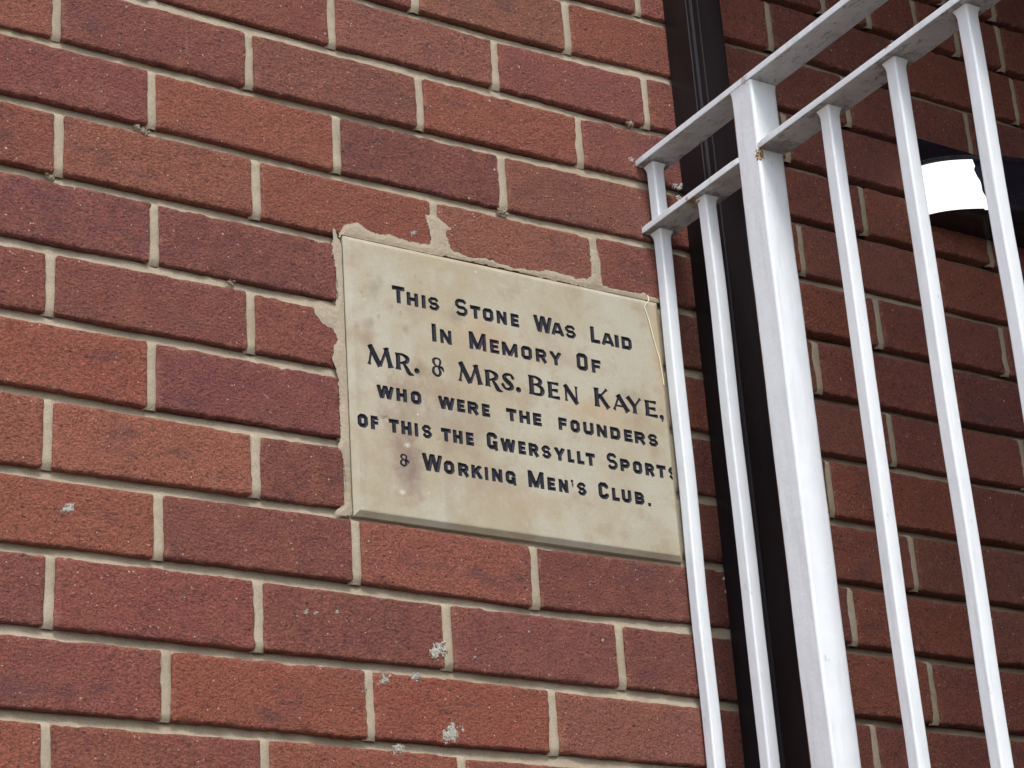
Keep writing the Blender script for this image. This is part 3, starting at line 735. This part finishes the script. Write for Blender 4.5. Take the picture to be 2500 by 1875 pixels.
G = 0.00062
CH = 0.0052           # chamfer of the stone
FACE_Y = -0.0040
nx = int(round((PLX1 - PLX0 - 2 * CH) / G)); nz = int(round((PLZ1 - PLZ0 - 2 * CH) / G))
gx = np.linspace(PLX0 + CH, PLX1 - CH, nx + 1); gz = np.linspace(PLZ0 + CH, PLZ1 - CH, nz + 1)
GX, GZ = np.meshgrid(gx, gz)
DEP = np.full(GX.shape, -1.0)      # mm inside the glyph
owner = np.full(GX.shape, -1)
lid = -1
for li, (letters, (zb0, zc0, zs0)) in enumerate(zip(LINES, ROWS)):
    for ch, cap, xa, xb in letters:
        lid += 1
        W = (xb - xa) * 1000
        dz = SLOPE * ((xa + xb) / 2 - 0.36)
        base = zb0 - dz
        H = ((zc0 if cap or ch in "'," and False else zs0) - zb0) * 1000
        if ch == "'": H = (zs0 - zb0) * 1000 * 1.12
        prims = glyph(ch, W, H)
        i0, i1 = np.searchsorted(gx, [xa - 0.002, xb + 0.004]); j0, j1 = np.searchsorted(gz, [base - 0.0062, base + H / 1000 + 0.001])
        px = (GX[j0:j1, i0:i1] - xa) * 1000; pz = (GZ[j0:j1, i0:i1] - base + SLOPE * (GX[j0:j1, i0:i1] - (xa + xb) / 2)) * 1000
        best = np.full(px.shape, -9.0)
        for _, x1, y1, x2, y2, h, f1, f2, fl, h2 in prims:
            ex, ey = x2 - x1, y2 - y1
            Ln = math.hypot(ex, ey)
            if Ln < 1e-6: continue
            t = ((px - x1) * ex + (pz - y1) * ey) / Ln
            perp = np.abs((px - x1) * ey - (pz - y1) * ex) / Ln
            tn = np.clip(t / Ln, 0, 1)
            hh = h if h2 is None else h + (h2 - h) * tn
            if li == 2: hh = hh * 1.13
            if fl:
                s1 = np.clip(1 - tn * 4.5, 0, 1) ** 2 if f1 else 0
                s2 = np.clip(1 - (1 - tn) * 4.5, 0, 1) ** 2 if f2 else 0
                hh = hh * (1 + fl * 1.25 * (s1 + s2))
            over = np.maximum(np.maximum(-t, t - Ln), 0)
            d = hh - np.hypot(perp, over)
            # letters sheared at the top and bottom of the line end square to it
            if f1: d = np.minimum(d, t)
            if f2: d = np.minimum(d, Ln - t)
            best = np.maximum(best, d)
        if ch in 'WMAYNK':
            best = np.minimum(best, np.minimum(pz + 0.0, H - pz))
        sub = DEP[j0:j1, i0:i1]; ow = owner[j0:j1, i0:i1]
        up = best > sub
        sub[up] = best[up]; ow[up & (best > 0)] = lid
# the damaged T of "THIS" in the fifth line: a chip has taken the left of its bar
chipx, chipz = 0.3775, -0.4555
cd = np.hypot((GX - chipx) / 0.0085, (GZ - chipz) / 0.0042) + 0.25 * n2(GX, GZ, 500, 3)
chip = np.clip(1.0 - cd, 0, 1)
DEP = np.where((cd < 1.05) & (GX < 0.3815), np.minimum(DEP, -0.3), DEP)
cut = np.clip(DEP, 0, 2.3) * 0.00072
FY = FACE_Y + cut + 0.00012 * n2(GX, GZ, 40, 5) + 0.00005 * n2(GX, GZ, 400, 6) + chip * 0.0016
edge = np.minimum(np.minimum(GX - gx[0], gx[-1] - GX), np.minimum(GZ - gz[0], gz[-1] - GZ))
FY += 0.0006 * np.exp(-edge / 0.0007)
for _ in range(9):       # small pits
    a, b = rng.uniform(PLX0 + .02, PLX1 - .02), rng.uniform(PLZ0 + .01, PLZ1 - .02)
    FY += 0.0005 * np.exp(-((GX - a) ** 2 + (GZ - b) ** 2) / (2 * rng.uniform(0.0006, 0.0016) ** 2))
enamel = np.clip(DEP / 0.5 + 0.5, 0, 1)
cell = np.maximum.reduce([DEP[:-1, :-1], DEP[1:, :-1], DEP[:-1, 1:], DEP[1:, 1:]]) > 0
cow = np.maximum.reduce([owner[:-1, :-1], owner[1:, :-1], owner[:-1, 1:], owner[1:, 1:]])
face = link('stone_face', grid_mesh('stone_face', GX, FY, GZ, {'enamel': enamel}, mask=~cell), M_STONE, plaque)
for li in range(lid + 1):
    cm = cell & (cow == li)
    jj, ii = np.nonzero(cm)
    j0, j1, i0, i1 = jj.min(), jj.max() + 1, ii.min(), ii.max() + 1
    link('carved_letter', grid_mesh('carved_letter', GX[j0:j1 + 1, i0:i1 + 1], FY[j0:j1 + 1, i0:i1 + 1], GZ[j0:j1 + 1, i0:i1 + 1], {'enamel': enamel[j0:j1 + 1, i0:i1 + 1]}, mask=cm[j0:j1, i0:i1]), M_STONE, plaque)
# chamfers and body
bm = bmesh.new()
def ring(x0, x1, z0, z1, y):
    return [bm.verts.new(p) for p in ((x0, y, z0), (x1, y, z0), (x1, y, z1), (x0, y, z1))]
ra = ring(gx[0], gx[-1], gz[0], gz[-1], FACE_Y + 0.0006)
rb = ring(PLX0, PLX1, PLZ0, PLZ1, 0.0006)
rc = ring(PLX0, PLX1, PLZ0, PLZ1, 0.030)
for a, b in ((ra, rb), (rb, rc)):
    for i in range(4):
        bm.faces.new((a[i], a[(i + 1) % 4], b[(i + 1) % 4], b[i]))
bm.faces.new(rc)
bmesh.ops.recalc_face_normals(bm, faces=bm.faces)
slab = bm_obj('stone_edge', bm, M_STONE, plaque)

# ------------------------------------------------------------------ splashes and small lumps on the wall
def blob(name, x, z, r, mat, seed, parent, h=0.0014, stretch=(1.0, 1.0, 0.0), y0=0.0005):
    n = 40
    g = np.linspace(-1.5, 1.5, n)
    A, B = np.meshgrid(g, g)
    ca, sa = math.cos(stretch[2]), math.sin(stretch[2])
    a2 = (A * ca + B * sa) / stretch[0]; b2 = (-A * sa + B * ca) / stretch[1]
    s_ = 0.9 - np.hypot(a2, b2) + 0.7 * n2(A, B, 2.2, seed) + 0.6 * n2(A, B, 5, seed + 1)
    X, Z = x + A * r, z + B * r
    Y = y0 - h * np.clip(s_ * 2.2, -1, 1) * (1 + 0.4 * n2(A, B, 7, seed))
    mask = s_[:-1, :-1] > -0.15
    if mask.sum() < 3: return
    return link(name, grid_mesh(name, X, Y, Z, mask=mask), mat, parent)
for i, (x, z, r) in enumerate( [(0.4325, -0.7096, 0.0053), (0.3649, -0.7463, 0.0038), (0.3594, -0.7499, 0.0024), (0.3319, -0.7635, 0.0038), (0.3397, -0.759, 0.0024), (0.4034, -0.7394, 0.0029), (0.4445, -0.7967, 0.0063), (0.4382, -0.802, 0.0038), (0.3781, -0.8184, 0.0034), (0.4759, -0.7122, 0.0012), (0.536, -0.7051, 0.0012), (0.0195, -0.6053, 0.0029), (0.0153, -0.6072, 0.0024), (0.1362, -0.6851, 0.0029), (0.6613, 0.0429, 0.0014), (0.4296, -0.2181, 0.0022), (0.2764, -0.6836, 0.0017), (0.2877, -0.6833, 0.0014), (0.3125, -0.6798, 0.0014), (0.3162, -0.6004, 0.0019)]):
    o = blob('lichen_patch', x, z, r * 1.5, M_LICHEN, i + 1, wall, 0.0005, (1.25, 0.8, 0.5))
for i, (x, z, r) in enumerate( [(0.8155, -0.0689, 0.0046), (0.8217, -0.071, 0.0046), (0.826, -0.0666, 0.0034), (0.8179, -0.0869, 0.0046), (0.7511, -0.048, 0.0034), (0.8279, -0.5993, 0.0029), (0.7473, -0.0477, 0.0017), (0.8268, -0.5844, 0.0023)]):
    o = blob('paint_splash', x, z, r * 0.8, M_SPLASH, i + 31, wall, 0.0016, (1.2, 0.8, 0.8))
for i, (x, z, r) in enumerate(((0.0985, -0.1665, 0.0052), (0.0925, -0.1648, 0.0042), (-0.0048, -0.2455, 0.0045), (0.5535, -0.1635, 0.0050), (0.5505, -0.1655, 0.003), (0.198, -0.327, 0.004), (0.755, 0.004, 0.004))):
    blob('mortar_lump', x, z, r, M_MORTAR, i + 61, wall, 0.0035, (1.3, 0.75, -0.15), 0.0012)

# dry straw hanging down the right side of the stone
st =  [(0.7511, -0.236), (0.7514, -0.2428), (0.7443, -0.253), (0.749, -0.2698), (0.7527, -0.2905), (0.7562, -0.3035), (0.759, -0.3175), (0.7623, -0.3516)]
cu = bpy.data.curves.new('dry_straw', 'CURVE'); cu.dimensions = '3D'; cu.bevel_depth = 0.0006; cu.bevel_resolution = 1
sp = cu.splines.new('POLY'); sp.points.add(len(st) - 1)
for i, (x, z) in enumerate(st):
    sp.points[i].co = (x, -0.0052 - 0.001 * math.sin(i * 1.3) ** 2, z, 1)
tmp = bpy.data.objects.new('tmp', cu); COL.objects.link(tmp)
dg = bpy.context.evaluated_depsgraph_get()
me = bpy.data.meshes.new_from_object(tmp.evaluated_get(dg)); bpy.data.objects.remove(tmp)
me.materials.clear()
o = link('dry_straw', me, M_STRAW)
o['label'] = 'thin pale dry straw hanging down over the right edge of the stone tablet'; o['category'] = 'straw'

# ------------------------------------------------------------------ downpipe
pipe = thing('downpipe', 'square dark brown plastic downpipe running up the brick wall behind the railing', 'drainpipe')
bm = bmesh.new()
px0, px1, py0, py1 = 0.8262, 0.8765, -0.0015, -0.0570
prof = [(px0, py0), (px0, -0.0455), (px0 - 0.0007, -0.0466), (px0 + 0.0004, -0.0476), (px0 + 0.0060, -0.0462), (px0 + 0.0085, -0.0490), (px0 + 0.0094, py1 - 0.0002), (px0 + 0.0112, py1 - 0.0008), (px0 + 0.0126, py1),
        (px1 - 0.004, py1), (px1 - 0.001, py1 + 0.001), (px1, py1 + 0.004), (px1, py0)]
zs = [-2.86, -1.6, -0.8, 0.0, 0.9, 2.1]
rings = [[bm.verts.new((x, y, z)) for x, y in prof] for z in zs]
for a, b in zip(rings[:-1], rings[1:]):
    for i in range(len(prof)):
        j = (i + 1) % len(prof)
        bm.faces.new((a[i], a[j], b[j], b[i]))
bm.faces.new(rings[0]); bm.faces.new(rings[-1])
bm_obj('pipe_body', bm, M_PIPE, pipe)
for z in (1.55, -1.75):
    bm = bmesh.new(); box(bm, px0 - 0.006, px1 + 0.006, py1 - 0.004, 0.001, z - 0.012, z + 0.012)
    bm_obj('bracket', bm, M_PIPE, pipe)

# ------------------------------------------------------------------ white railing
rail = thing('railing', 'white painted steel railing of square bars standing out from the brick wall', 'railing')
RX = 0.7755
TILT = 0.016
def rounded_square(h, r, n=2):
    pts = []
    for cx, cy, a0 in ((h - r, h - r, 0), (-h + r, h - r, 90), (-h + r, -h + r, 180), (h - r, -h + r, 270)):
        for i in range(n + 1):
            a = math.radians(a0 + 90 * i / n)
            pts.append((cx + r * math.cos(a), cy + r * math.sin(a)))
    return pts
def bar_mesh(name, y, half, z0, z1, r, collar, seedv, x=RX, cuts=()):
    """upright bar with lumpy paint and a flared weld under each rail in cuts (list of z of rail undersides)"""
    zz = set(np.linspace(z0, z1, max(6, int((z1 - z0) / 0.02))))
    for c in cuts:
        for d in (0, 0.002, 0.005, 0.009, 0.014): zz.add(c - d)
    zz = sorted(z for z in zz if z0 <= z <= z1)
    prof = rounded_square(half, r)
    bm = bmesh.new(); rings = []
    for z in zz:
        f = 0.0
        for c in cuts:
            if 0 <= c - z < 0.0105: f = max(f, collar * (1 - (c - z) / 0.0105) ** 2.2)
        ox = 0.0004 * math.sin(z * 23 + seedv); oy = 0.0004 * math.sin(z * 17 + seedv * 2)
        ring = []
        for i, (a, b) in enumerate(prof):
            s_ = 1 + f / half + 0.012 * noise.noise(Vector((a * 60, b * 60 + seedv, z * 30)))
            ring.append(bm.verts.new((x + a * s_ + ox, y + b * s_ + oy, z)))
        rings.append(ring)
    for a, b in zip(rings[:-1], rings[1:]):
        for i in range(len(prof)):
            j = (i + 1) % len(prof)
            bm.faces.new((a[i], a[j], b[j], b[i]))
    bm.faces.new(rings[0]); bm.faces.new(rings[-1])
    o = bm_obj(name, bm, M_WHITE, rail, True)
    o.data.set_sharp_from_angle(angle=math.radians(14))
    o.data.materials.append(M_GRIMY_SHADE)
    return o
def flat_rail(name, y0, y1, ztop, thick=0.0085, x0=0.7555, x1=0.7960):
    """flat bar lying level, running out from the wall; underside grimy and darkened for shade"""
    n = max(3, int(abs(y1 - y0) / 0.012))
    bm = bmesh.new(); rings = []
    r = 0.0011
    prof = []
    for cx, cz, a0 in ((x1 - r, -r, 0), (x0 + r, -r, 90), (x0 + r, -thick + r, 180), (x1 - r, -thick + r, 270)):
        for i in range(4):
            a = math.radians(a0 + 30 * i)
            prof.append((cx + r * math.cos(a), cz + r * math.sin(a)))
    for k_ in range(n + 1):
        y = y0 + (y1 - y0) * k_ / n
        zt = ztop + TILT * (-y)
        # rounded end
        e = 1.0
        ring = []
        for a, b in prof:
            w_ = 0.0006 * noise.noise(Vector((a * 40, y * 45, b * 40 + ztop * 10)))
            aa = a if 0 < k_ < n else (a - (x0 + x1) / 2) * 0.93 + (x0 + x1) / 2
            ring.append(bm.verts.new((aa + w_, y, zt + b * (1 if 0 < k_ < n else 0.86) + w_)))
        rings.append(ring)
    under = []
    for a, b in zip(rings[:-1], rings[1:]):
        for i in range(len(prof)):
            j = (i + 1) % len(prof)
            f = bm.faces.new((a[i], a[j], b[j], b[i]))
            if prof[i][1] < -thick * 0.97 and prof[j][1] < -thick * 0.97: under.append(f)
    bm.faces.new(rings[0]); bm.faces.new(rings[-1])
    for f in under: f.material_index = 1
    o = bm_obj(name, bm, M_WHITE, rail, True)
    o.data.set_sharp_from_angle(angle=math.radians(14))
    o.data.materials.append(M_GRIMY_SHADE)
    return o
TZ, SZ = -0.0485, -0.1415
END = -1.36
flat_rail('rail', 0.002, END, TZ)
posts = [-0.2110, -1.33]
flat_rail('rail', 0.004, -0.2110 + 0.0185, SZ)
flat_rail('rail', -0.2110 - 0.0185, -1.33 + 0.0185, SZ)
flat_rail('rail', 0.004, -0.2110 + 0.0185, -1.16)
flat_rail('rail', -0.2110 - 0.0185, -1.33 + 0.0185, -1.16)
for i, y in enumerate(posts):
    bar_mesh('post', y, 0.0188, -2.96, TZ + TILT * -y - 0.008, 0.0026, 0.0010, 3.1 + i, cuts=(TZ + TILT * -y - 0.0088,))
ys = [-0.0115, -0.1065] + [-0.3335 - 0.1115 * i for i in range(9)]
for i, y in enumerate(ys):
    st_ = SZ + TILT * -y - 0.0085
    if i == 0:
        bar_mesh('baluster', y, 0.0079, -1.16, TZ - 0.008, 0.0019, 0.0030, i, x=RX + 0.0016, cuts=(TZ - 0.0088, st_ - 0.0003))
    else:
        bar_mesh('baluster', y, 0.0081, -1.16 + TILT * -y - 0.004, st_ + 0.003, 0.0019, 0.0028, i * 1.7, cuts=(st_ - 0.0003,))

# ------------------------------------------------------------------ wall lamp
lamp = thing('wall_lamp', 'black bow fronted wall lamp with a painted white sky reflection seen between the railing bars', 'wall lamp')
LX, LA, LB, LZ0, LZ1 = 1.44, 0.22, 0.10, -0.031, 0.044
camx = None
def ell(t, k=1.0): return (LX + LA * k * math.cos(t), LB * k * math.sin(t))
t0 = math.pi; t1 = 2 * math.pi
tb = math.radians(224.5)
def shell(name, ta, tb_, z0, z1, mat, k=1.0, cap=True, ragged=False, n=60, thick=0.004):
    bm = bmesh.new()
    cols = []
    for i in range(n + 1):
        t = ta + (tb_ - ta) * i / n
        lean = 0.0
        cols.append(t)
    nzv = 14
    V = []
    for j in range(nzv + 1):
        z = z0 + (z1 - z0) * j / nzv
        row = []
        for i, t in enumerate(cols):
            tt = t
            sl = -0.035 * (z - (z0 + z1) / 2) / ((z1 - z0) / 2)
            if ragged == 'R':      # right end wavers
                w_ = 0.030 * (noise.noise(Vector((z * 90, 3.3, 0))) + 0.5 * noise.noise(Vector((z * 260, 7.3, 0))))
                tt = ta + (tb_ + w_ + sl - ta) * i / n
            if ragged == 'L':
                w_ = 0.030 * (noise.noise(Vector((z * 90, 3.3, 0))) + 0.5 * noise.noise(Vector((z * 260, 7.3, 0))))
                w_ += sl
                tt = (ta + w_) + (tb_ - ta - w_) * i / n
            s_ = k * (1 - 0.03 * (1 - j / nzv))
            if j == 0 or j == nzv: s_ *= 0.985
            x, y = ell(tt, s_)
            row.append(bm.verts.new((x, y, z)))
        V.append(row)
    for j in range(nzv):
        for i in range(n):
            bm.faces.new((V[j][i], V[j][i + 1], V[j + 1][i + 1], V[j + 1][i]))
    if cap:
        for row in (V[0], V[-1]):
            inner = [bm.verts.new((LX + (v.co.x - LX) * 0.2, -0.001, v.co.z)) for v in row]
            for i in range(n):
                bm.faces.new((row[i], row[i + 1], inner[i + 1], inner[i]))
    return bm_obj(name, bm, mat, lamp, True)
shell('lens', t0, tb, LZ0, LZ1, M_SKY_GLARE, 1.0, False, 'R')  # left of the drum painted as a bright sky reflection
shell('underside', t0, tb, LZ0 - 0.0012, LZ0 - 0.0006, M_BLACKGLOSS, 1.0, True, False, 40)
for da, za, zb__, wd in ((2.6, 0.028, 0.037, 0.9), (4.0, 0.009, 0.017, 1.0), (5.6, -0.018, 0.001, 0.8)):  # small sky reflections painted as white slivers
    shell('glare_fleck', tb + math.radians(da), tb + math.radians(da + wd), za, zb__, M_SKY_GLARE, 1.004, False, False, 4)
shell('casing', tb, t1, LZ0, LZ1, M_BLACKGLOSS, 1.0, True, 'L')
bm = bmesh.new(); box(bm, 1.222, 1.66, -0.010, 0.001, -0.028, 0.098)
bmesh.ops.bevel(bm, geom=list(bm.edges), offset=0.003, segments=2, affect='EDGES')
bm_obj('back_plate', bm, M_BLACKGLOSS, lamp, False)
bm = bmesh.new()
for z, k_ in ((LZ1, 0.985), (LZ1 + 0.006, 0.985), (LZ1 + 0.010, 0.93)):
    pass
bm.free()
shell('cap_rim', t0, t1, LZ1 + 0.0005, LZ1 + 0.0065, M_BLACKGLOSS, 1.0, True, False, 50)

# ------------------------------------------------------------------ ground, added light blockers and landing
bm = bmesh.new(); box(bm, -60, 60, -80, 40, -3.2, -2.96)
g_ = bm_obj('ground', bm, M_CONC); g_['kind'] = 'structure'

# added brick wall on the right, unseen, blocks light behind the railing
side_blocker = thing('added_side_wall', 'added unseen brick wall that blocks light, at right angles to the tablet wall', 'wall')
bm = bmesh.new(); box(bm, 1.775, 2.0, -2.4, -0.016, -2.96, 2.2)
bm_obj('mortar', bm, M_MORTAR, side_blocker)
bm = bmesh.new()
for r in range(-26, 37):
    ztop = -r * CO - JZ; zbot = -(r + 1) * CO + JZ
    if zbot < -2.95 or ztop > 2.18: continue
    for c in range(-1, 33):
        if (c + r) % 2: continue
        y1_, y0_ = -0.016 - max(c, 0) * HB - JX, -0.016 - (c + 2) * HB + JX
        if y0_ < -2.4: continue
        box(bm, 1.764, 1.776, y0_, y1_, zbot, ztop)
o = bm_obj('brickwork', bm, M_BRICK, side_blocker); o.color = (0.17, 0.056, 0.042, 1); o['kind'] = 'stuff'

shade_canopy = thing('added_canopy', 'added unseen canopy projecting from the wall above the railing', 'shade_canopy')  # added above the frame to cast shade behind the railing
bm = bmesh.new(); box(bm, 0.80, 1.762, -1.75, -0.002, 0.640, 0.720)
bm_obj('deck', bm, M_PIPE, shade_canopy)
bm = bmesh.new(); box(bm, 0.785, 1.762, -1.775, -1.752, 0.600, 0.735); box(bm, 0.776, 0.798, -1.775, -0.003, 0.600, 0.735)
bm_obj('fascia', bm, M_PIPE, shade_canopy)

# added building across the yard, behind the camera, to block low sky
sky_blocker = thing('added_building', 'added unseen building blocking low sky light, across the yard behind the viewer', 'building')
bm = bmesh.new(); box(bm, 1.5, 18.5, -15.0, -8.5, -2.96, 2.4)
o = bm_obj('wall', bm, M_BRICK, sky_blocker); o.color = (0.12, 0.055, 0.04, 1)
bm = bmesh.new()
vs = [bm.verts.new(p) for p in ((1.1, -8.1, 2.401), (18.9, -8.1, 2.401), (18.9, -15.4, 2.401), (1.1, -15.4, 2.401), (1.1, -11.75, 4.4), (18.9, -11.75, 4.4))]
for f in ((0, 1, 5, 4), (2, 3, 4, 5), (0, 4, 3), (1, 2, 5), (0, 3, 2, 1)): bm.faces.new([vs[i] for i in f])
bm_obj('roof', bm, plain('dark_roof_tile', (0.07, 0.055, 0.05), 0.8, 0.2, 6), sky_blocker)
for i in range(4):
    x = 3.5 + i * 3.8
    bm = bmesh.new(); box(bm, x, x + 1.3, -8.52, -8.46, -0.6, 0.9)
    bm_obj('window', bm, M_BLACKGLOSS, sky_blocker)

# landing added below the frame to block bounce light
shade_landing = thing('added_landing', 'added unseen landing slab between the railing and the return wall', 'shade_landing')
bm = bmesh.new(); box(bm, 0.800, 1.762, -1.45, -0.016, -1.36, -1.24)
bm_obj('slab', bm, M_TARMAC, shade_landing)
bm = bmesh.new(); box(bm, 0.830, 1.760, -1.42, -0.020, -2.958, -1.362)
bm_obj('plinth', bm, M_TARMAC, shade_landing)
